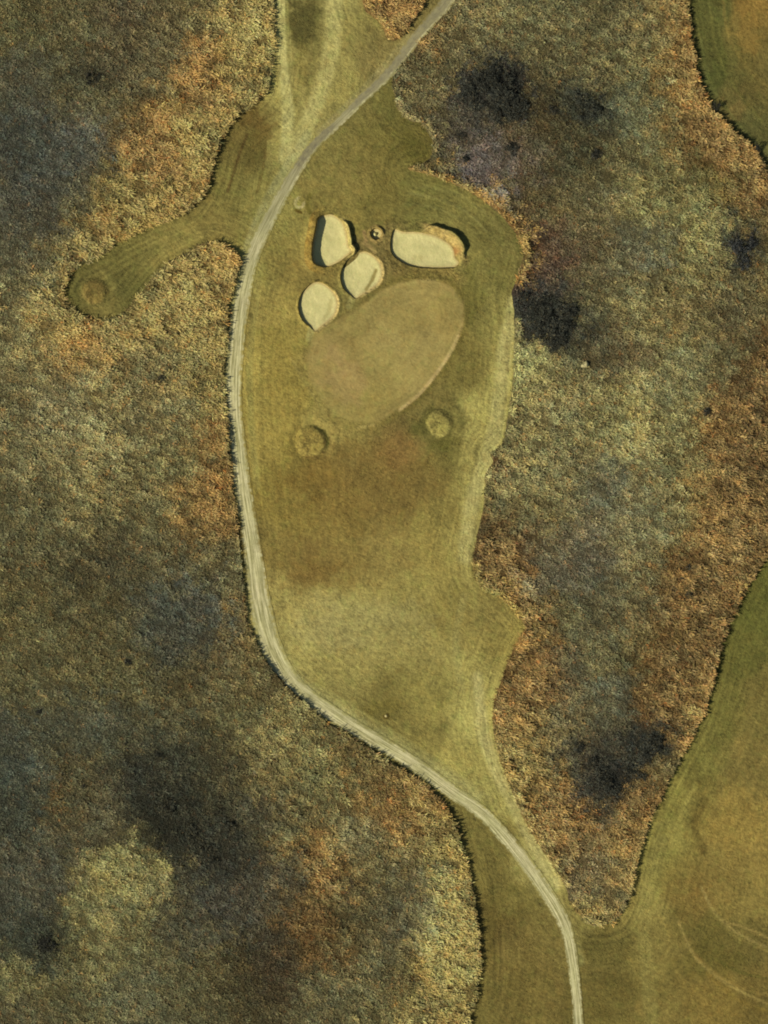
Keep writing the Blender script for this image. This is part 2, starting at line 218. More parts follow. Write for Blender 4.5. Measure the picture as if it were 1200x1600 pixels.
TSPOTS = [(545,600,26,34,(160,132,84),.5), (640,500,30,22,(132,116,54),.45), (690,470,20,16,(140,124,60),.45), (590,560,24,20,(148,136,74),.4), (525,560,16,26,(156,128,82),.5), (610,620,26,18,(136,120,60),.4), (785,420,16,40,(122,114,58),.4), (560,700,60,16,(118,98,48),.4), (560,765,120,60,(122,98,48),.4), (500,870,80,30,(120,98,48),.25), (550,975,110,44,(158,148,92),.45), (660,1020,70,50,(150,138,80),.35), (440,620,34,110,(148,128,62),.4), (1185,1310,50,70,(146,124,64),.5), (1030,1470,30,60,(140,124,66),.35), (471,38,24,50,(88,82,42),.95), (474,100,13,40,(124,112,58),.6), (392,235,18,34,(94,84,40),.45), (470,30,12,26,(90,84,44),.5), (400,195,20,24,(106,84,40),.5), (480,745,50,26,(120,98,44),.4), (630,705,40,26,(136,106,60),.3),
 (662,662,16,20,(88,84,38),.55), (695,690,26,10,(96,90,40),.5), (520,985,60,34,(150,140,88),.4), (630,960,50,30,(148,138,84),.35), (485,900,50,22,(116,92,44),.45), (600,1105,34,18,(106,96,42),.45), (820,1540,40,50,(112,100,48),.3), (770,1460,20,60,(98,88,40),.4),
 (1080,1400,30,40,(132,104,52),.35), (1090,1250,22,50,(98,86,42),.45), (1150,1280,60,50,(150,128,64),.65), (1110,1500,50,30,(96,88,38),.4), (945,1480,50,26,(96,88,42),.4), (1120,110,14,50,(78,84,36),.4), (1172,40,22,44,(136,110,54),.6), (1150,165,14,26,(132,108,60),.45),
 (600,225,50,40,(112,104,50),.35), (640,225,24,30,(98,92,40),.5), (740,400,20,50,(118,110,54),.3), (735,470,14,50,(104,98,44),.4)]
def spots(px, py, col, L, seed):
    wx = px + (fbm(px, py, 26, seed, 4) - .5) * 56; wy = py + (fbm(px, py, 26, seed + 5, 4) - .5) * 44; br = fbm(px, py, 9, seed + 8, 3)
    for sx, sy, rx, ry, c, k in L:
        m = np.where((np.abs(px - sx) < rx * 1.6 + 26) & (np.abs(py - sy) < ry * 1.6 + 26))[0]
        if not len(m): continue
        q = np.hypot((wx[m] - sx) / rx, (wy[m] - sy) / ry); a = (k * (1 - ss(.55, 1.3, q + (br[m] - .5) * .9)))[:, None]; col[m] = col[m] * (1 - a) + np.array(c, float) * a
    return col
BANDS = [([(428,-60),(345,-60),(335,40),(300,90),(262,140),(225,190),(190,245),(160,300),(125,365),(85,405),(62,440),(50,500),(90,560),(170,570),(240,530),(300,560),(340,620),(345,720),(372,720),(358,500),(375,430),(360,385),(320,378),(260,400),(190,480),(130,490),(100,450),(150,405),(250,350),(315,310),(345,215),(425,130)], (146,122,70), .5),
 ([(1072,-60),(1050,-60),(1056,60),(1066,130),(1080,190),(1110,235),(1150,275),(1205,310),(1240,330),(1240,280),(1150,210),(1095,130),(1080,50)], (126,92,46), .5),
 ([(1240,520),(1180,560),(1160,640),(1135,730),(1105,800),(1088,870),(1070,920),(1048,980),(1030,1040),(1018,1110),(1050,1150),(1060,1190),(1020,1270),(990,1360),(975,1430),(1010,1290),(1085,1140),(1125,1020),(1170,910),(1260,830)], (108,76,38), .55),
 ([(500,1120),(560,1175),(610,1240),(650,1290),(670,1350),(668,1430),(655,1500),(630,1560),(610,1660),(735,1660),(752,1520),(745,1430),(722,1320),(700,1270),(620,1195)], (140,118,68), .5),
 ([(770,830),(738,880),(750,920),(800,960),(800,1020),(772,1090),(772,1150),(800,1240),(850,1340),(880,1385),(900,1350),(905,1290),(880,1240),(850,1180),(835,1120),(845,1030),(850,960),(820,900),(800,850)], (122,94,50), .45),
 ([(560,-60),(575,10),(610,62),(650,20),(680,-60)], (138,98,48), .5),
 ([(640,262),(700,275),(760,305),(806,350),(822,400),(812,440),(835,440),(842,400),(820,345),(770,295),(700,264)], (150,118,64), .5)]
BANDW = [(W(np.array(smooth(p, True, 3))), c, k) for p, c, k in BANDS]
def in_bands(x, y):
    wx = x + (fbm(x, y, 5, 151, 4) - .5) * 5; wy = y + (fbm(x, y, 5, 155, 4) - .5) * 5; out = []
    for P, c, k in BANDW:
        a = np.zeros(len(x)); m = np.where((x > P[:, 0].min() - 6) & (x < P[:, 0].max() + 6) & (y > P[:, 1].min() - 6) & (y < P[:, 1].max() + 6))[0]
        if len(m): a[m] = ss(-.9, .9, poly_sdf(wx[m], wy[m], P))
        out.append(a)
    return out
def rough_col(x, y, jx=0, jy=0):
    px, py = x * 6 + 600 + jx, 800 - y * 6 + jy
    col = field(px, py, RP, RC, 24, 50, 3)
    for a, (P, c, k) in zip(in_bands(x + jx / 6, y - jy / 6), BANDW):
        var = (.2 + 1.6 * fbm(x, y, 4.5, 161, 4)); w = np.clip(a * k * var, 0, 1)[:, None]; col = col * (1 - w) + np.array(c, float) * w
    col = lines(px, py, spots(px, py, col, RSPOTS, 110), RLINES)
    col[:, 1] = np.maximum(col[:, 1], col[:, 0] * .775); col[:, 2] = np.clip(col[:, 2], col[:, 0] * .44, col[:, 0] * .80); return col
def turf_col(x, y):
    px, py = x * 6 + 600, 800 - y * 6
    c = lines(px, py, spots(px, py, field(px, py, TP, TC, 20, 34, 40), TSPOTS, 120), TLINES)
    g = poly_sdf(x, y, green_w) + (fbm(x, y, 2.2, 130, 2) - .5) * .8; a = (ss(-.5, .7, g) * np.clip(.1 + .8 * fbm(x, y, 9, 139, 3), 0, .7) * (.5 + .5 * ss(-9, 6, x - green_w[:, 0].mean() + .6 * (y - green_w[:, 1].mean()))))[:, None]; c = c * (1 - a) + np.array([168, 150, 92]) * a
    east = ss(-.5, .6, ((x - green_w[:, 0].mean()) * .9 + (y - green_w[:, 1].mean()) * .1) / 14)
    a = ((.15 + .35 * east) * np.exp(-((g + 1.0) / .9) ** 2) * (.4 + 1.2 * fbm(x, y, 5, 133, 2)))[:, None]; c = c * (1 - a) + np.array([104, 94, 44]) * a
    a = (.5 * east * np.exp(-((g - .5) / .5) ** 2) * (.2 + 1.4 * fbm(x, y, 4, 135, 2)))[:, None]; c = c * (1 - a) + np.array([166, 146, 88]) * a
    return lines(px, py, c, [([(716,525),(704,550),(682,583),(655,616),(625,640)], 3.4, (188,164,108), .8), ([(560,668),(585,664)], 3, (170,152,90), .6), ([(515,652),(500,636),(480,600)], 3, (150,136,76), .4)])

# ------------------------------------------------------------------ relief
MOUNDS = [(487, 690, 4.0, .5), (685, 661, 3.4, .3), (148, 457, 3.4, .34)]
def H(x, y):
    z = .55 * np.sin(x / 19 + 1) * np.cos(y / 26) + .35 * np.sin(x / 9.5 - y / 13) + (fbm(x, y, 9, 60, 2) - .5) * .5
    far = ss(160, 900, np.hypot(x, y)); z = z + far * 9 * np.sin(x / 340) * np.cos(y / 410)
    return z
def relief(x, y):
    """banks, hollows and mounds over the smooth ground"""
    z = np.zeros_like(x)
    for mx, my, r, h in MOUNDS:
        cx, cy = W((mx, my)); d = np.hypot(x - cx, y - cy) + 1.5 * (fbm(x, y, 3.2, 84, 2) - .5); a = np.arctan2(y - cy, x - cx)
        z += h * (1 - ss(r - 1.1, r + .5, d)) - h * .35 * np.exp(-((d - r - .7) / .9) ** 2)
        z += .16 * np.exp(-((d - r - 2.6) / 1.1) ** 2) * (.5 + .5 * np.cos(a - .8))
    for nm, P in bunk_w.items():
        lo = P.min(0) - 7; hi = P.max(0) + 7
        m = np.where((x > lo[0]) & (x < hi[0]) & (y > lo[1]) & (y < hi[1]))[0]
        if not len(m): continue
        X, Y = x[m], y[m]; d = -poly_sdf(X, Y, P); c = P.mean(0)
        a = np.degrees(np.arctan2(Y - c[1], X - c[0]))
        def bump(c0, wd): t = np.abs((a - c0 + 180) % 360 - 180); return 1 - ss(wd * .55, wd, t)
        wob = .85 + .3 * fbm(X, Y, 1.2, 70, 2)
        if nm == 'long':
            k = bump(38, 62); k2 = bump(10, 40)
            D, h, w, wo = .62, .06 + 1.15 * k * wob, .18 + k * 2.1 + k2 * .6, 1.0 - .45 * k
        elif nm == 'narrow':
            e = bump(8, 62); wv = bump(182, 80)
            D, h, w, wo = .60, .04 + .95 * e * wob + 1.2 * wv, .18 + .75 * e, .9 - .4 * e + 2.6 * wv
        elif nm == 'pot':
            D, h, w, wo = .75, .10 + .30 * bump(215, 60) + .45 * bump(40, 60), .3, .9
        else:
            e = bump(-20, 80)
            D, h, w, wo = .55, .12 + .16 * bump(205, 70), .16 + .5 * e, .8
        zi = -D * (.72 + .28 * ss(0, 2.0, -d)) + .12 * (fbm(X, Y, 2.6, 75, 3) - .5)
        if nm in ('upper_round', 'lower_round'):
            t = np.clip(((X - c[0]) * .25 - (Y - c[1]) * .97) / 6 , 0, 1); zi = zi + .5 * t ** 2        # the tail runs out level
        if nm == 'pot': zi = zi + .62 * (1 - ss(.15, .7, np.hypot(X - c[0] + .25, Y - c[1] + .1)))
        base = zi
        up = h + (0)
        out = np.where(d <= 0, base, np.where(d < w, base + (up - base) * ss(0, 1, np.clip(d / w, 0, 1)) , up * (1 - ss(0, 1, np.clip((d - w) / wo, 0, 1)))))
        z[m] += out
    return z
def bank_reach(nm):
    return {'long': 3.4, 'narrow': 2.1, 'pot': 1.1, 'upper_round': .75, 'lower_round': .75}[nm]

# ------------------------------------------------------------------ sheets: columns x, y, z, r, g, b, e (distance to the mowing edge), u (across path), m
def tensor(n_in, half, n_out, far):
    a = np.linspace(-half, half, n_in); g = half + (far - half) * (np.linspace(0, 1, n_out + 1)[1:] ** 3.2) + np.arange(1, n_out + 1) * .6
    return np.concatenate([-g[::-1], a, g])
XS = tensor(561, 112, 60, 3000); YS = tensor(731, 146, 60, 3000)
BOXES = []   # fine boxes (x0, x1, y0, y1, cell) snapped to grid lines
def snap(v, A): return A[np.abs(A - v).argmin()]
def add_box(px0, py0, px1, py1, cell):
    (x0, y1), (x1, y0) = W((px0, py0)), W((px1, py1))
    BOXES.append((snap(x0, XS), snap(x1, XS), snap(y0, YS), snap(y1, YS), cell))
add_box(454, 318, 762, 532, .133); add_box(442, 645, 534, 735, .2); add_box(640, 618, 732, 706, .2); add_box(106, 415, 190, 499, .2)
def grid(xs, ys, drop=()):
    X, Y = np.meshgrid(xs, ys, indexing='ij'); nx, ny = X.shape
    i, j = np.meshgrid(np.arange(nx - 1), np.arange(ny - 1), indexing='ij')
    keep = np.ones(i.shape, bool)
    for x0, x1, y0, y1, _ in drop:
        keep &= ~((xs[i] >= x0 - 1e-6) & (xs[i + 1] <= x1 + 1e-6) & (ys[j] >= y0 - 1e-6) & (ys[j + 1] <= y1 + 1e-6))
    i = i[keep]; j = j[keep]; a = i * ny + j; b = a + ny; c = b + 1; d = a + 1
    return X.ravel(), Y.ravel(), np.concatenate([np.stack([a, b, c], 1), np.stack([a, c, d], 1)])
parts = [grid(XS, YS, BOXES)]
for x0, x1, y0, y1, cell in BOXES:
    parts.append(grid(np.linspace(x0, x1, int(round((x1 - x0) / cell)) + 1), np.linspace(y0, y1, int(round((y1 - y0) / cell)) + 1)))
off = 0; GX, GY, GT = [], [], []
for x, y, t in parts: GX.append(x); GY.append(y); GT.append(t + off); off += len(x)
GX = np.concatenate(GX); GY = np.concatenate(GY); GT = np.concatenate(GT)
def mow_sdf(x, y):
    far = (np.abs(x) > 125) | (np.abs(y) > 158)
    out = np.full(x.shape, -30.); m = np.where(~far)[0]
    out[m] = np.maximum(poly_sdf(x[m], y[m], mown_w), poly_sdf(x[m], y[m], east_w)); return out
E = mow_sdf(GX, GY) + (fbm(GX, GY, 2.4, 50, 3) - .5) * .8
Z0 = H(GX, GY) + relief(GX, GY)
near = E > -1.5
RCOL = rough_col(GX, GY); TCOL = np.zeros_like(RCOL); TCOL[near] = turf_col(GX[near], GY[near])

def clip(V, T, g):
    """keep where g > 0, cutting triangles along g = 0"""
    pos = g > 0; n = pos[T].sum(1); full = T[n == 3]; newV = []; newT = []; base = len(V)
    def cut(a, b):
        t = (g[a] / (g[a] - g[b]))[:, None]; return V[a] * (1 - t) + V[b] * t
    for cnt in (1, 2):
        S = T[n == cnt]
        if not len(S): continue
        p = pos[S] if cnt == 1 else ~pos[S]
        k = p.argmax(1); r = np.arange(len(S)); a = S[r, k]; b = S[r, (k + 1) % 3]; c = S[r, (k + 2) % 3]
        A, B = cut(a, b), cut(a, c); m = len(S); newV += [A, B]; ia = np.arange(base, base + m); ib = ia + m; base += 2 * m
        if cnt == 1: newT.append(np.stack([a, ia, ib], 1))
        else: newT += [np.stack([ia, b, c], 1), np.stack([ia, c, ib], 1)]
    V2 = np.concatenate([V] + newV) if newV else V; T2 = np.concatenate([full] + newT) if newT else full
    u, inv = np.unique(T2, return_inverse=True)
    return V2[u], inv.reshape(T2.shape)
def build(name, co, faces, mats, col=None, attrs=None, parent=None, smooth_=True, fn=None):
    me = bpy.data.meshes.new(name); co = np.asarray(co, np.float32); faces = np.asarray(faces, np.int32); k = faces.shape[1]
    me.vertices.add(len(co)); me.vertices.foreach_set('co', co.ravel())
    me.loops.add(faces.size); me.loops.foreach_set('vertex_index', faces.ravel())
    me.polygons.add(len(faces)); me.polygons.foreach_set('loop_start', np.arange(0, faces.size, k, dtype=np.int32))
    me.polygons.foreach_set('loop_total', np.full(len(faces), k, np.int32))
    me.update(calc_edges=True)
    if smooth_: me.polygons.foreach_set('use_smooth', np.ones(len(faces), bool))
    if col is not None:
        a = me.attributes.new('Col', 'FLOAT_COLOR', 'POINT'); a.data.foreach_set('color', np.concatenate([col, np.ones((len(col), 1))], 1).astype(np.float32).ravel())
    for n, v in (attrs or {}).items():
        a = me.attributes.new(n, 'FLOAT', 'POINT'); a.data.foreach_set('value', np.asarray(v, np.float32))
    me.materials.append(mats); me.update()
    o = bpy.data.objects.new(name, me); C.objects.link(o)
    if parent: o.parent = parent
    return o
def tag(o, label=None, cat=None, group=None, kind=None):
    for k, v in (('label', label), ('category', cat), ('group', group), ('kind', kind)):
        if v: o[k] = v
    return o
def empty(name, loc, label, cat, group=None):
    o = bpy.data.objects.new(name, None); o.location = loc; o.empty_display_size = .5; C.objects.link(o)
    return tag(o, label, cat, group)

# ------------------------------------------------------------------ materials
class NT:
    def __init__(s, name, rough=.9):
        s.m = bpy.data.materials.new(name); s.m.use_nodes = True; s.t = s.m.node_tree; s.t.nodes.clear()
        s.out = s.n('ShaderNodeOutputMaterial'); s.b = s.n('ShaderNodeBsdfPrincipled'); s.b.inputs['Roughness'].default_value = rough
        s.b.inputs['Specular IOR Level'].default_value = .15
        s.l(s.b.outputs[0], s.out.inputs[0]); s.tc = s.n('ShaderNodeTexCoord').outputs['Object']
    def n(s, k, **kw):
        x = s.t.nodes.new(k)
        for a, v in kw.items(): setattr(x, a, v)
        return x
    def l(s, a, b): s.t.links.new(a, b)
    def attr(s, name, out='Color'): return s.n('ShaderNodeAttribute', attribute_name=name).outputs[out]
    def noise(s, scale, detail=4, vec=None, rough=.6, dist=0):
        x = s.n('ShaderNodeTexNoise'); x.inputs['Scale'].default_value = scale; x.inputs['Detail'].default_value = detail
        x.inputs['Roughness'].default_value = rough; x.inputs['Distortion'].default_value = dist; s.l(vec or s.tc, x.inputs['Vector']); return x.outputs['Fac']
    def math(s, op, a, b=0.0, c=None):
        x = s.n('ShaderNodeMath', operation=op)
        for i, v in enumerate((a, b, c)):
            if v is None: continue
            if isinstance(v, (int, float)): x.inputs[i].default_value = v
            else: s.l(v, x.inputs[i])
        return x.outputs[0]
    def rng(s, v, a, b, c, d):
        x = s.n('ShaderNodeMapRange'); s.l(v, x.inputs[0])
        for i, q in enumerate((a, b, c, d)): x.inputs[i + 1].default_value = q
        return x.outputs[0]
    def mix(s, f, a, b, mode='MIX'):
        x = s.n('ShaderNodeMix', data_type='RGBA', blend_type=mode)
        for i, v in ((0, f), (6, a), (7, b)):
            if isinstance(v, (int, float)): x.inputs[i].default_value = v
            elif isinstance(v, (tuple, list, np.ndarray)): x.inputs[i].default_value = (*[float(q) for q in v[:3]], 1)
            else: s.l(v, x.inputs[i])
        return x.outputs[2]
    def scale(s, colr, f):
        x = s.n('ShaderNodeVectorMath', operation='SCALE'); s.l(colr, x.inputs[0]); s.l(f, x.inputs[3]); return x.outputs[0]
    def stretch(s, ang, sx, sy):
        x = s.n('ShaderNodeMapping'); x.vector_type = 'TEXTURE'; x.inputs['Rotation'].default_value = (0, 0, ang); x.inputs['Scale'].default_value = (sx, sy, 1); s.l(s.tc, x.inputs[0]); return x.outputs[0]
    def bump(s, h, dist, strength=1.0):
        x = s.n('ShaderNodeBump'); x.inputs['Distance'].default_value = dist; x.inputs['Strength'].default_value = strength; s.l(h, x.inputs['Height']); s.l(x.outputs[0], s.b.inputs['Normal'])
def turf_material(name, streak=.25, fine=.5, bump=.12):
    t = NT(name); c = t.attr('Col'); e = t.attr('e', 'Fac')
    n1 = t.noise(.16, 5); n2 = t.noise(.8, 6, rough=.75); n3 = t.noise(1.6, 5, t.stretch(-.4, 1.6, .8)); n4 = t.noise(.45, 6, rough=.7, dist=.6)
    f = t.math('ADD', t.rng(n1, .3, .7, .84, 1.14), t.rng(n2, .3, .7, -.30 * fine * 2, .30 * fine * 2))
    f = t.math('ADD', f, t.rng(n3, .3, .7, -.26 * fine * 2, .26 * fine * 2))
    sx = t.n('ShaderNodeSeparateXYZ'); t.l(t.tc, sx.inputs[0])
    cb = t.n('ShaderNodeCombineXYZ'); t.l(t.math('MULTIPLY', e, 1.25), cb.inputs[0]); t.l(t.math('MULTIPLY', sx.outputs[0], .045), cb.inputs[1]); t.l(t.math('MULTIPLY', sx.outputs[1], .045), cb.inputs[2])
    st = t.noise(1.0, 2, cb.outputs[0]); fall = t.rng(e, 2, 16, 1, .35)
    f = t.math('ADD', f, t.math('MULTIPLY', t.rng(st, .32, .68, -streak, streak), fall))
    c = t.scale(c, f)
    c = t.mix(t.rng(n4, .48, .72, 0, .75), c, t.mix(1.0, c, (1.07, .95, .88), 'MULTIPLY'))
    c = t.mix(t.rng(t.noise(.33, 5), .52, .75, 0, .5), c, t.mix(1.0, c, (.84, 1.04, .88), 'MULTIPLY'))
    t.l(c, t.b.inputs['Base Color'])
    t.bump(t.math('ADD', t.noise(1.6, 6, rough=.7), t.math('MULTIPLY', t.noise(.5, 3), .8)), bump * 2.2); return t.m
M_turf = turf_material('mown_turf'); M_green = turf_material('putting_turf', .08, .28, .06)
M_bank = turf_material('bank_turf', .0, .8, .2)
def soil_material():
    t = NT('heath_soil'); c = t.attr('Col'); n = t.noise(1.5, 6, rough=.7); t.l(t.scale(c, t.rng(n, .3, .7, .45, .95)), t.b.inputs['Base Color'])
    t.bump(t.noise(2.2, 6, rough=.75), .5); return t.m
def grass_material():
    t = NT('rough_grass'); t.l(t.attr('Col'), t.b.inputs['Base Color']); t.b.inputs['Roughness'].default_value = .75
    tr = t.n('ShaderNodeBsdfTranslucent'); t.l(t.attr('Col'), tr.inputs[0]); mx = t.n('ShaderNodeMixShader'); mx.inputs[0].default_value = .18
    t.l(t.b.outputs[0], mx.inputs[1]); t.l(tr.outputs[0], mx.inputs[2]); t.l(mx.outputs[0], t.out.inputs[0]); return t.m
def sand_material():
    t = NT('bunker_sand', .95); n = t.noise(.5, 5); n2 = t.noise(3.0, 6, t.stretch(.9, 1.5, .5), .7); n3 = t.noise(1.4, 4)
    base = t.mix(t.rng(n, .35, .65, 0, 1), alb((214, 202, 140)), alb((196, 188, 126)))
    base = t.mix(t.rng(n3, .55, .75, 0, .6), base, alb((206, 180, 124)))
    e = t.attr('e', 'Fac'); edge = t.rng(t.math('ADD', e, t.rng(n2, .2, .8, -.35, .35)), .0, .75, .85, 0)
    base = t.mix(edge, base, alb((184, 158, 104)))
    base = t.mix(t.attr('stain', 'Fac'), base, alb((138, 122, 66)))
    fine = t.noise(2.2, 6, rough=.75)
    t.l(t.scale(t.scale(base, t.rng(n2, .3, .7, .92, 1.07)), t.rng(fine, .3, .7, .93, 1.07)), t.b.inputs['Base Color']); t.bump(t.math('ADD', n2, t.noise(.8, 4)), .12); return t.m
def path_material():
    t = NT('gravel_path', .9); u = t.attr('u', 'Fac'); s_ = t.attr('s', 'Fac')
    cb = t.n('ShaderNodeCombineXYZ'); t.l(t.math('MULTIPLY', u, 5.2), cb.inputs[0]); t.l(t.math('MULTIPLY', s_, .10), cb.inputs[1])
    st = t.noise(1.0, 4, cb.outputs[0], .65); n = t.noise(.8, 6, rough=.7); n3 = t.noise(.12, 4)
    au = t.math('ABSOLUTE', u)
    worn = t.rng(t.math('ABSOLUTE', t.math('SUBTRACT', au, .42)), 0, .22, 1, 0)
    c = t.mix(t.rng(n3, .38, .62, 0, 1), alb((200, 193, 142)), alb((206, 195, 150)))
    c = t.mix(t.math('MULTIPLY', worn, .55), c, alb((218, 208, 162)))
    c = t.mix(t.rng(st, .38, .62, 0, .9), c, alb((136, 130, 84)))
    nor = t.attr('tar', 'Fac'); tar = t.mix(t.rng(n, .30, .60, 0, 1), alb((164, 154, 112)), alb((118, 110, 86)))
    core = t.math('MULTIPLY', nor, t.rng(t.math('ADD', u, t.rng(n, .2, .8, -.5, .5)), .30, .75, 1, 0))
    c = t.mix(core, c, tar)
    c = t.scale(c, t.rng(n, .3, .7, .84, 1.14))
    edge = t.rng(t.math('ADD', au, t.rng(t.noise(.9, 5, rough=.7), .25, .75, -.4, .4)), .62, 1.0, 0, 1)
    c = t.mix(edge, c, t.attr('Col')); t.l(c, t.b.inputs['Base Color']); t.bump(st, .12); return t.m
M_soil, M_grass, M_sand, M_path = soil_material(), grass_material(), sand_material(), path_material()

# ------------------------------------------------------------------ the ground, fairway, green, path
tuft_amp = .5 + .5 * ss(32, 75, RCOL[:, 0] - RCOL[:, 2])          # tall where the grass is straw and orange
def lift_at(x, y, e, ta): return ss(.0, .6, -e) * (.18 + .26 * (1 - ((x < -48) & (y > 45) & (y < 76))) * ss(-3.2, -.7, e) * (.5 + fbm(x, y, 3.5, 171, 2)) + .26 * ta + .45 * (fbm(x, y, 2.0, 52, 3) - .4) + .5 * (fbm(x, y, 7, 56, 2) - .5))
lift = lift_at(GX, GY, E, tuft_amp)
Zg = Z0 + lift
cols = lambda z, c: np.column_stack([GX, GY, z, c, E])
V, T = clip(cols(Zg, alb(RCOL, 1.0)), GT, -E)
g_ = build('ground', V[:, :3], T, M_soil, V[:, 3:6]); tag(g_, 'heath ground of heather and rough grass around the golf hole', None, None, 'structure')
# everything mown
V, T = clip(cols(Z0, alb(TCOL)), GT, E)
x, y = V[:, 0], V[:, 1]
own = []       # (value > 0 inside, ...) pieces that belong to bunkers, mounds and the green
px = poly_sdf(x, y, green_w); pieces = {'putting_green': px}
for nm, P in bunk_w.items():
    pieces[nm] = np.where(np.hypot(x - P[:, 0].mean(), y - P[:, 1].mean()) < 20, poly_sdf(x, y, P), -99) + bank_reach(nm)
for i, (mx, my, r, h) in enumerate(MOUNDS):
    cx, cy = W((mx, my)); pieces['mound%d' % i] = r + .5 + .3 * (fbm(x, y, 1.2, 81, 2) - .5) - np.hypot(x - cx, y - cy)
names = list(pieces); V = np.column_stack([V] + [pieces[n] for n in names])
def take(V, T, key):
    k = 7 + names.index(key); a = clip(V, T, V[:, k]); b = clip(V, T, -V[:, k]); return a, b
cut = {}
for key in ['pot', 'narrow', 'long', 'upper_round', 'lower_round', 'mound0', 'mound1', 'mound2', 'putting_green']:
    cut[key], (V, T) = take(V, T, key)
f_ = build('fairway', V[:, :3], T, M_turf, V[:, 3:6], {'e': V[:, 6]}); tag(f_, 'olive and brown mown fairway turf', None, None, 'structure')
v, t = cut['putting_green']
o = build('putting_green', v[:, :3], t, M_green, v[:, 3:6], {'e': v[:, 7]}); tag(o, 'oval putting green below the bunkers', None, None, 'structure')

BUNK_LABEL = {
 'long': ('sand_bunker', 'large oblong pale sand bunker with a tall shaded grass bank on its right end'),
 'narrow': ('sand_bunker', 'half oval sand bunker with a dark shaded wall along its straight left side'),
 'upper_round': ('sand_bunker', 'round sand bunker with a brown streak, touching the upper left of the green'),
 'lower_round': ('sand_bunker', 'egg shaped plain sand bunker, the lowest of the bunkers'),
 'pot': ('pot_bunker', 'tiny pot bunker with a knob in its middle, between two larger bunkers')}
for nm, (bn, lab) in BUNK_LABEL.items():
    v, t = cut[nm]; k = 7 + names.index(nm); d = bank_reach(nm) - v[:, k]      # distance outward from the sand edge
    c = bunk_w[nm].mean(0); z0 = float(H(c[:1], c[1:])[0])
    root = empty(bn, (c[0], c[1], z0), lab, 'bunker', 'sand bunkers round the top of the green')
    X, Y = v[:, 0], v[:, 1]; a = np.degrees(np.arctan2(Y - c[1], X - c[0])); n = fbm(X, Y, 1.1, 82, 3)[:, None]
    bc = np.array(turf_col(X, Y))
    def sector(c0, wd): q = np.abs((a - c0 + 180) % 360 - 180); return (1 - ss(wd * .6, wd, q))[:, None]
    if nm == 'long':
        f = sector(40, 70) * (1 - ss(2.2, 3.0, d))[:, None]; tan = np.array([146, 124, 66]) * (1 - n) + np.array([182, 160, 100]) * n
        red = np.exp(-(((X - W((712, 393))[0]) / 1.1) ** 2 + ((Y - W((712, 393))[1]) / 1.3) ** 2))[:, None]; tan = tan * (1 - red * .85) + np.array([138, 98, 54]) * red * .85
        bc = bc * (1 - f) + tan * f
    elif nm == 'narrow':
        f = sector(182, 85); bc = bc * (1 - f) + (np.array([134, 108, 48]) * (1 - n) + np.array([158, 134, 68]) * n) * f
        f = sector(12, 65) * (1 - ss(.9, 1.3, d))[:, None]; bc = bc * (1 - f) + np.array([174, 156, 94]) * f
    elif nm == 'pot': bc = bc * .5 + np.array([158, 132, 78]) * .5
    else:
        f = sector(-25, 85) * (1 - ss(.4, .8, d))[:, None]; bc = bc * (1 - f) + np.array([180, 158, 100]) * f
    v = v.copy(); v[:, 3:6] = alb(bc); v[:, :3] -= np.array([c[0], c[1], z0]); vv = np.column_stack([v, d])
    s_v, s_t = clip(vv, t, -vv[:, -1]); b_v, b_t = clip(vv, t, vv[:, -1])
    so = sx_, sy_ = s_v[:, 0] + c[0], s_v[:, 1] + c[1]
    stain = np.zeros(len(sx_))
    if nm == 'upper_round':
        q, _, _ = seg_dist(sx_, sy_, W([(587, 422), (581, 438), (572, 452)]), False); stain = (1 - ss(.15, .75, q + .5 * (fbm(sx_, sy_, .9, 181, 3) - .5))) * .85
    if nm == 'lower_round':
        q, _, _ = seg_dist(sx_, sy_, W([(517, 470), (514, 488), (505, 500)]), False); stain = (1 - ss(.1, .9, q + .6 * (fbm(sx_, sy_, .9, 182, 3) - .5))) * .35
    if nm == 'long':
        q = np.hypot((sx_ - W((655, 402))[0]) / 2.6, (sy_ - W((655, 402))[1]) / 1.3); stain = (1 - ss(.2, 1.2, q + .5 * (fbm(sx_, sy_, 1.2, 183, 3) - .5))) * .25
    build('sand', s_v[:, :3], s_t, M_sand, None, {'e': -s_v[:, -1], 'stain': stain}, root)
    build('grass_bank', b_v[:, :3], b_t, M_bank, b_v[:, 3:6], {'e': b_v[:, 6]}, root)
MLAB = ['round olive turf mound left of the two below the green, darker ring round it', 'small pale green turf mound right of the two below the green',
        'round brown turf mound at the far left tip of the mown spur inside the rough']
for i, (mx, my, r, h) in enumerate(MOUNDS):
    v, t = cut['mound%d' % i]; c = W((mx, my)); z0 = float(H(c[:1], c[1:])[0])
    d = (np.hypot(v[:, 0] - c[0], v[:, 1] - c[1]) + 1.5 * (fbm(v[:, 0], v[:, 1], 3.2, 84, 2) - .5))[:, None]; base = turf_col(v[:, 0], v[:, 1])
    top = np.array([(140, 122, 62), (146, 134, 72), (120, 104, 54)][i]); rim = np.array([(156, 138, 74), (152, 140, 78), (148, 124, 68)][i])
    f = 1 - ss(r - .6, r + .2, d); cc = base * (1 - f) + top * f; g2 = np.exp(-((d - r + .7) / .7) ** 2); cc = cc * (1 - .35 * g2) + rim * .35 * g2
    if i == 2: g3 = np.exp(-((d - 1.5) / .35) ** 2); cc = cc * (1 - .35 * g3) + np.array([110, 86, 44]) * .35 * g3
    o = build('turf_mound', v[:, :3] - np.array([c[0], c[1], z0]), t, M_bank, alb(cc), {'e': v[:, 6]}); o.location = (c[0], c[1], z0)
    tag(o, MLAB[i], 'mound', 'round turf mounds')

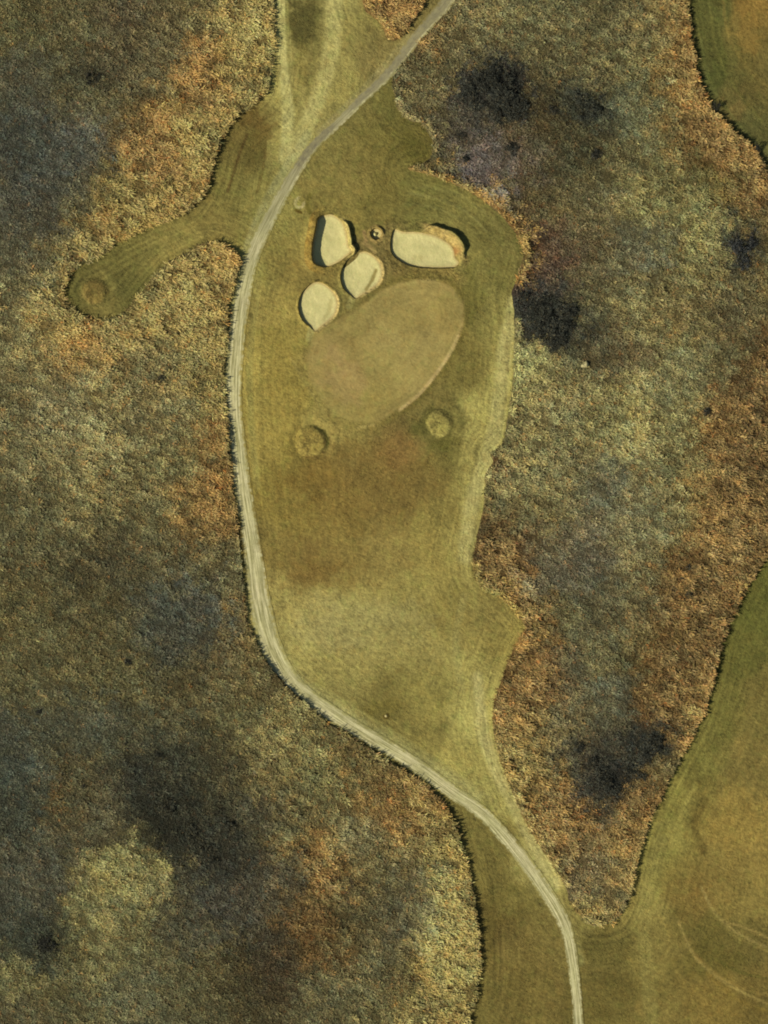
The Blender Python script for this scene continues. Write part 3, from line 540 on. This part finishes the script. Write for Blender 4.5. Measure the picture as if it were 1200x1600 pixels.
# the path, laid on the turf
m = (np.abs(GX) < 200) & (np.abs(GY) < 160)
d, at, side = seg_dist(GX[m], GY[m], path_w, False)
hw = np.interp(at, np.arange(len(path_width)), path_width) / 2
PG = np.full(len(GX), -9.); PG[m] = hw + (fbm(GX[m], GY[m], 1.3, 53, 2) - .5) * .35 - d
U = np.zeros(len(GX)); U[m] = side * d / hw; S = np.zeros(len(GX)); S[m] = at
tar = np.zeros(len(GX)); tar[m] = (1 - ss(8 * 10.5, 8 * 12.5, at)) * np.clip(2.4 * vnoise(at / 9, at * 0, 191) - .35, .1, .9) + np.exp(-((at - 63.5) / 3.0) ** 2) * 1.1
seg_m = np.r_[0, np.cumsum(np.hypot(*np.diff(path_w, axis=0).T))]; S = np.interp(S, np.arange(len(seg_m)), seg_m)
V, T = clip(np.column_stack([GX, GY, Z0 + .07, alb(TCOL), U, S, tar, PG]), GT, PG)
o = build('path', V[:, :3], T, M_path, V[:, 3:6], {'u': V[:, 6], 's': V[:, 7], 'tar': V[:, 8]}); tag(o, 'pale gravel track curving down the left of the hole', None, None, 'structure')

# ------------------------------------------------------------------ rough grass: tufts of leaning blades
class Field:      # regular grid lookup of the mowing distance
    def __init__(s, step=.5):
        s.xs = np.arange(-150, 150, step); s.ys = np.arange(-185, 185, step); s.step = step
        X, Y = np.meshgrid(s.xs, s.ys, indexing='ij'); s.v = mow_sdf(X.ravel(), Y.ravel()).reshape(X.shape)
    def __call__(s, x, y):
        fx = np.clip((x - s.xs[0]) / s.step, 0, len(s.xs) - 1.001); fy = np.clip((y - s.ys[0]) / s.step, 0, len(s.ys) - 1.001)
        i = fx.astype(int); j = fy.astype(int); a = fx - i; b = fy - j
        return (s.v[i, j] * (1 - a) + s.v[i + 1, j] * a) * (1 - b) + (s.v[i, j + 1] * (1 - a) + s.v[i + 1, j + 1] * a) * b
MF = Field()
def blades(cx, cy, cz, col, L, wid, hgt, nb, spread, wind, seed, spreadpos=.25, jit=.11):
    """nb leaning blades per tuft, returned as quads"""
    r = np.random.default_rng(seed); n = len(cx); rep = lambda a: np.repeat(a, nb)
    cx, cy, cz, L, wid, hgt, spread = map(rep, (cx, cy, cz, L, wid, hgt, spread)); c = np.repeat(col, nb, 0)
    N = n * nb; ang = wind + r.normal(0, 1, N) * spread
    flip = r.random(N) < .33; ang = np.where(flip, ang + math.pi, ang)
    Lr = L * r.uniform(.55, 1.15, N); hr = hgt * r.uniform(.45, 1.15, N); w = wid * r.uniform(.6, 1.3, N)
    bx = cx + r.normal(0, 1, N) * spreadpos * L; by = cy + r.normal(0, 1, N) * spreadpos * L
    dx, dy = np.cos(ang), np.sin(ang); qx, qy = -dy, dx; tw = r.uniform(-.5, .5, N) * w
    p0 = np.stack([bx - qx * w / 2, by - qy * w / 2, cz - .08 + 0 * w], 1); p1 = np.stack([bx + qx * w / 2, by + qy * w / 2, cz - .08 + 0 * w], 1)
    mx, my = bx + dx * Lr, by + dy * Lr
    p2 = np.stack([mx + qx * w * .3, my + qy * w * .3, cz + hr + tw], 1); p3 = np.stack([mx - qx * w * .3, my - qy * w * .3, cz + hr - tw], 1)
    co = np.stack([p0, p1, p2, p3], 1).reshape(-1, 3)
    lum = np.exp(r.normal(0, jit, N))[:, None]; tint = 1 + r.normal(0, .05, (N, 3)); c = np.maximum(c * lum * tint, .004); c = c / np.maximum(1, c.max(1, keepdims=True) / .68)
    return co, np.arange(4 * N).reshape(N, 4), np.repeat(c, 4, 0)
cell = .50
gx, gy = np.meshgrid(np.arange(-120, 120, cell), np.arange(-152, 152, cell), indexing='ij'); gx = gx.ravel(); gy = gy.ravel()
gx = gx + rng.uniform(-.5, .5, len(gx)) * cell; gy = gy + rng.uniform(-.5, .5, len(gy)) * cell
e = MF(gx, gy) + (fbm(gx, gy, 2.4, 50, 3) - .5) * .8; keep = (e < -.18 - .4 * rng.random(len(gx))); gx, gy, e = gx[keep], gy[keep], e[keep]
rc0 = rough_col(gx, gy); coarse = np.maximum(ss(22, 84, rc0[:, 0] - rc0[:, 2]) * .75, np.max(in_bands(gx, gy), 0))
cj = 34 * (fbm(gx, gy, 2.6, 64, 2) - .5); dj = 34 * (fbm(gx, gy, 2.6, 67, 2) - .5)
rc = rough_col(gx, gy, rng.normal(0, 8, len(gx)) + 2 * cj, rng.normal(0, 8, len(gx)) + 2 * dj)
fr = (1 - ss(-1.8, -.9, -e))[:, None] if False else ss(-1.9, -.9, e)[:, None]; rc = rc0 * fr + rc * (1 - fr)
gz_lift = lift_at(gx, gy, e, .5 + .5 * ss(32, 75, rc0[:, 0] - rc0[:, 2]))
# anisotropic clumping: tufts lie in short rows across the wind
ca, sa = math.cos(-.42), math.sin(-.42); ux, uy = gx * ca + gy * sa, -gx * sa + gy * ca
cl = vnoise((ux + 1.5 * fbm(gx, gy, 3, 195, 2)) / 2.5, (uy + 1.5 * fbm(gx, gy, 3, 197, 2)) / .72, 5) * .6 + vnoise(ux / 1.2, uy / .5, 6) * .4; cl2 = fbm(gx, gy, 4.5, 58, 3)
gap = cl < (.30 + .20 * coarse + .10 * (cl2 - .5)); edge_b = ss(-1.6, -.3, e)
k = ~(gap & (rng.random(len(gx)) < .8 * (1 - edge_b))); gx, gy, e, rc, coarse, cl, cl2, edge_b, gz_lift = [q[k] for q in (gx, gy, e, rc, coarse, cl, cl2, edge_b, gz_lift)]
gz = H(gx, gy) + gz_lift - .05 + (.12 + .26 * coarse) * (cl - .4) * (1 - edge_b)
hg = (.24 + .20 * coarse) * (.45 + 1.1 * cl) + .16 * edge_b
LL = (.66 + .52 * coarse) * (.7 + .6 * cl); ww = .155 + .035 * coarse
mean_gain = 1.42 * np.array([1.25, 1.30, 1.34])
vcol = alb(rc) * mean_gain * np.exp(((cl - .5) * 1.5 * (.7 + 1.1 * coarse) )[:, None]) * np.exp(rng.normal(0, .20, (len(gx), 1))) * np.exp(.75 * (fbm(gx, gy, 4.2, 141, 3) - .5) + .6 * (fbm(gx, gy, 14, 145, 3) - .5))[:, None]
hue = (fbm(gx, gy, 1.6, 63, 2) - .5)[:, None]; vcol = vcol * (1 + hue * np.array([.3, .0, -.3]))
vcol = vcol * (1 + (1 - coarse[:, None]) * np.array([-.03, .0, .07]) + coarse[:, None] * np.array([-.16, -.07, .04]))
hue2 = (rng.random((len(gx), 1)) < .05) * rng.random((len(gx), 1)); vcol = vcol * (1 + hue2 * np.array([.5, -.05, -.3]))
co, fa, cc = blades(gx, gy, gz, np.maximum(vcol, .004) / np.maximum(1, vcol.max(1, keepdims=True) / .62), LL, ww, hg, 9, .95 - .35 * coarse, -.42, 3)
print('tufts', len(gx), 'blades', len(fa))
o = build('rough_grass', co, fa, M_grass, cc, None, None, False); tag(o, 'tufted straw and brown rough grass over the heath', None, None, 'stuff')

cell = .62
gx, gy = np.meshgrid(np.arange(-104, 104, cell), np.arange(-138, 138, cell), indexing='ij'); gx = gx.ravel() + rng.uniform(-.3, .3, gx.size); gy = gy.ravel() + rng.uniform(-.3, .3, gy.size)
e = MF(gx, gy); hole = (gx > W((454, 0))[0]) & (gx < W((762, 0))[0]) & (gy < W((0, 318))[1]) & (gy > W((0, 520))[1])
d_, at_, _ = seg_dist(gx, gy, path_w, False); gr = poly_sdf(gx, gy, green_w)
tc = turf_col(gx, gy); brown = 1 - ss(108, 136, tc.mean(1) * 1.28); nz = fbm(gx, gy, 5, 66, 3) + .18 * vnoise(gx, gy, 68)
k = (e > .4) & ~hole & (d_ > 3) & (gr < .3) & (rng.random(len(gx)) < (.12 + .9 * brown) * ss(.46, .66, nz))
gx, gy, tc = gx[k], gy[k], tc[k]; n = len(gx)
co, fa, cc = blades(gx, gy, H(gx, gy) + relief(gx, gy), np.clip(alb(tc) * 1.15 * np.exp(rng.normal(0, .16, (n, 1))), .004, .5), np.full(n, .34), np.full(n, .13), np.full(n, .09), 5, np.full(n, 1.2), -.42, 8, .45)
o = build('short_grass', co, fa, M_grass, cc, None, None, False); tag(o, 'short coarse grass tufts growing in the browner turf', None, None, 'stuff')

# ------------------------------------------------------------------ dark gorse: thickets and lone bushes
M_leaf = NT('gorse_leaf', .7); M_leaf.l(M_leaf.attr('Col'), M_leaf.b.inputs['Base Color']); M_leaf = M_leaf.m
M_stem = NT('gorse_stem', .9); _n = M_stem.noise(6, 4); M_stem.l(M_stem.mix(_n, (.06, .045, .03), (.11, .085, .06)), M_stem.b.inputs['Base Color']); M_stem = M_stem.m
def bush(name, label, spots, seed, group, dens=1.0, tone=(50, 51, 44)):
    """spots: (px, py, radius in plan units, height m)"""
    r = np.random.default_rng(seed); c = W(np.mean([s[:2] for s in spots], 0)); z0 = float(H(c[:1], c[1:])[0]) + .1
    PX, PY, PZ, CC = [], [], [], []; stems = []
    for sx, sy, rad, h in spots:
        p = W((sx, sy)); R = rad / 6 * 1.25; n = int(R * R * 24 * dens) + 10
        a = r.random(n) * 2 * math.pi; q = np.sqrt(r.random(n)) * np.exp(r.normal(0, .22, n)) * (1 + .35 * (vnoise(a * 1.3 + seed, a * 0 + sx, 8) - .5) * 2)
        x = p[0] + q * R * np.cos(a); y = p[1] + q * R * np.sin(a)
        top = h * np.sqrt(np.clip(1.15 - q ** 2, .05, 1)) * (.55 + .8 * fbm(x, y, .9, seed, 2))
        keep = fbm(x, y, 1.1, 31, 3) + .35 * (1 - q) > .54; x, y, top = x[keep], y[keep], top[keep]
        PX.append(x); PY.append(y); PZ.append(top * r.uniform(.65, 1, len(x)))
        for _ in range(1):
            ang = r.random() * 6.28; rr = R * .8 * r.random(); stems.append((p[0], p[1], p[0] + rr * math.cos(ang), p[1] + rr * math.sin(ang), h * .75))
    x, y, z = map(np.concatenate, (PX, PY, PZ)); n = len(x); NB = 9
    # leaf sprays: small tilted quads in a ball round each spot
    X = np.repeat(x, NB) + r.normal(0, .22, n * NB); Y = np.repeat(y, NB) + r.normal(0, .22, n * NB); Z = H(X, Y) + .1 + np.maximum(np.repeat(z, NB) + r.normal(0, .16, n * NB), .05)
    t1 = r.normal(0, 1, (n * NB, 3)); t1[:, 2] *= .5; t1 /= np.linalg.norm(t1, axis=1, keepdims=True); t2 = np.cross(t1, r.normal(0, 1, (n * NB, 3))); t2 /= np.linalg.norm(t2, axis=1, keepdims=True)
    s1 = r.uniform(.10, .22, (n * NB, 1)); s2 = r.uniform(.05, .10, (n * NB, 1)); P = np.stack([X, Y, Z], 1)
    co = np.stack([P - t1 * s1 - t2 * s2 * .6, P - t1 * s1 * .2 - t2 * s2, P + t1 * s1, P - t1 * s1 * .2 + t2 * s2], 1).reshape(-1, 3)
    base = alb(np.array(tone)) * 1.5 * np.exp(r.normal(0, .30, (n * NB, 1))) * np.repeat(np.exp((fbm(x, y, 1.1, 33, 2) - .5)[:, None] * 1.2), NB, 0)
    k = (r.random((n * NB, 1)) < .10); base = np.where(k, base * np.array([2.6, 2.1, 1.6]), base)
    root = empty(name, (c[0], c[1], z0), label, 'gorse', group); O = np.array([c[0], c[1], z0])
    build('foliage', co - O, np.arange(4 * n * NB).reshape(-1, 4), M_leaf, np.clip(np.repeat(base, 4, 0), .004, .4), None, root, False)
    for x0, y0, x1, y1, h in stems:      # tapered three-sided stems from the root to the crown
        sv, sf = [], []; b = 0; za = float(H(np.array([x0]), np.array([y0]))[0]) - .05
        for (ax, ay, az, rr) in ((x0, y0, za, .05), ((x0 + x1) / 2, (y0 + y1) / 2, za + h * .65, .035), (x1, y1, za + h, .012)):
            for q in range(3): sv.append((ax + rr * math.cos(q * 2.1), ay + rr * math.sin(q * 2.1), az))
        for lv in (0, 3):
            for q in range(3): sf.append((b + lv + q, b + lv + (q + 1) % 3, b + lv + 3 + (q + 1) % 3, b + lv + 3 + q))
        build('stem', np.array(sv) - O, sf, M_stem, None, None, root, False)
TG = 'dark gorse thickets in the rough'
bush('gorse_thicket', 'largest dark gorse thicket, in the rough right of the upper path', [(758,128,22,1.5),(785,150,24,1.6),(735,140,14,1.1),(770,105,14,1.1),(800,170,20,1.3),(815,165,10,1.0),(745,165,12,1.0),(775,180,14,1.2),(720,150,8,.8),(795,125,10,.9)], 101, TG)
bush('gorse_thicket', 'dark gorse thicket touching the rough just right of the green, beside the mown edge', [(868,508,26,1.5),(885,488,17,1.3),(845,470,13,1.0),(850,520,18,1.3),(818,462,9,.9),(870,532,13,1.2),(832,480,9,.8),(860,545,8,.8)], 102, TG)
bush('gorse_thicket', 'dark gorse thicket in the lower right wedge of rough beside the mown edge', [(1020,1165,16,1.4),(1008,1180,11,1.1),(945,1222,14,1.3),(960,1232,10,1.0),(930,1190,9,.9),(985,1205,11,.9),(905,1168,8,.8),(1000,1215,9,.8),(940,1205,9,1.0),(1030,1155,8,1.0)], 103, TG)
bush('gorse_thicket', 'small bluish gorse thicket at the far right, level with the bunkers', [(1158,395,17,1.3),(1150,380,12,1.0),(1172,380,10,1.0),(1162,412,10,.9),(1178,362,7,.8)], 104, TG, .85, (48, 50, 50))
bush('gorse_thicket', 'patchy gorse thicket between the largest thicket and the upper right fairway', [(915,160,13,1.0),(930,175,10,.9),(900,150,9,.8),(922,188,9,.8),(940,155,7,.7),(908,185,6,.7)], 105, TG, .75, (52, 54, 46))
bush('gorse_thicket', 'sparse dark gorse thicket in the large dark heather patch at lower left', [(262,1262,12,.9),(358,1288,11,1.0),(300,1300,12,.8),(250,1180,8,.8),(320,1325,10,.9),(285,1220,9,.7),(245,1320,8,.7),(335,1345,8,.7)], 106, TG, .6, (54, 54, 44))
LB = 'lone dark gorse bushes in the rough'
for i, (sx, sy, rad, h, lab) in enumerate([
  (798,233,10,1.2,'round dark gorse bush just below the largest thicket'),
  (931,243,8,.9,'low dark gorse bush below the patchy thicket'),
  (1105,643,6,1.0,'single small dark bush in pale rough, left of the orange band'),
  (1076,887,5,.9,'upper dark bush of the row on the orange band edge'),
  (1068,905,5,.8,'small dark bush directly under the row\'s upper bush on the orange band edge'),
  (1077,930,6,.9,'middle dark bush inside the orange band'),
  (1054,921,5,.8,'lowest dark bush at the left of the orange band'),
  (1119,168,6,1.4,'dark bush overhanging the curved edge of the upper right fairway'),
  (1181,232,7,1.5,'dark bush at the lowest visible edge of the upper right fairway'),
  (728,247,6,.9,'narrow dark bush in the pale rough above the tan fringe'),
  (718,212,8,.8,'dull grey bush between the tan fringe and the largest thicket'),
  (75,1475,14,.8,'broad bluish dark bush at the lower left corner'),
  (192,1372,8,.7,'small dark bush in the pale yellow grass patch at lower left'),
  (145,120,11,.8,'dark green bush in the grey heath at upper left'),
  (130,1228,5,.6,'tiny dark bush right of the red patch at lower left'),
  (252,592,6,.8,'small black bush in brown rough left of the path'),
  (200,1033,7,.7,'dark bush in the grey heath, far left of the path bend'),
  (60,1110,6,.7,'small dark bush near the left side of the picture'),
  (865,172,7,.8,'small dark bush between the largest and the patchy thicket')]):
    bush('gorse_bush', lab, [(sx, sy, rad, h)], 200 + i, LB, 1.1, (44, 44, 38))

# ------------------------------------------------------------------ small things
def ring_mesh(profile, n=28, wob=0, seed=0):
    r = np.random.default_rng(seed); co, fa = [], []
    for (rr, z) in profile:
        for k_ in range(n): a = 2 * math.pi * k_ / n; s = 1 + wob * (r.random() - .5); co.append((rr * s * math.cos(a), rr * s * math.sin(a), z))
    for i in range(len(profile) - 1):
        for k_ in range(n): fa.append((i * n + k_, i * n + (k_ + 1) % n, (i + 1) * n + (k_ + 1) % n, (i + 1) * n + k_))
    return np.array(co), fa
def flat_mat(name, a, b, sc):
    t = NT(name, .85); t.l(t.mix(t.noise(sc, 5), alb(a), alb(b)), t.b.inputs['Base Color']); t.bump(t.noise(sc * 2, 4), .02); return t.m
c = W((603, 1119)); z = float(H(c[:1], c[1:])[0])
root = empty('distance_marker', (c[0], c[1], z), 'small round pale marker in a dark ring on the turf above the path bend', 'marker')
co, fa = ring_mesh([(.34, -.05), (.34, .16), (.30, .20), (.001, .20)]); build('cap', co, fa, flat_mat('marker_stone', (196, 180, 124), (170, 156, 104), 6), None, None, root, False)
co, fa = ring_mesh([(.95, -.02), (.85, .05), (.5, .04), (.36, .015)], 40, .12, 3); build('collar', co, fa, flat_mat('marker_collar', (78, 66, 22), (98, 84, 36), 4), None, None, root, True)
def boulder(px_, py_, r0, lab, seed):
    import bmesh
    c = W((px_, py_)); bm = bmesh.new(); bmesh.ops.create_icosphere(bm, subdivisions=3, radius=1); r = np.random.default_rng(seed)
    ph = r.random(3) * 9
    for v in bm.verts:
        p = np.array(v.co); s = 1 + .25 * math.sin(3 * p[0] + ph[0]) * math.cos(2.5 * p[1] + ph[1]) + .12 * math.sin(7 * p[2] + 5 * p[0] + ph[2])
        v.co = v.co * s; v.co.x *= r0 * 1.25; v.co.y *= r0 * .85; v.co.z *= r0 * .7
    me = bpy.data.meshes.new('boulder'); bm.to_mesh(me); bm.free(); me.materials.append(flat_mat('boulder_stone', (186, 174, 128), (150, 140, 100), 3)); 
    o = bpy.data.objects.new('boulder', me); C.objects.link(o); o.location = (c[0], c[1], float(H(c[:1], c[1:])[0]) + r0 * .55); o.rotation_euler = (0, 0, r.random() * 3); tag(o, lab, 'boulder')
boulder(914, 570, .85, 'pale boulder in the rough just below and right of the thicket beside the green', 5)
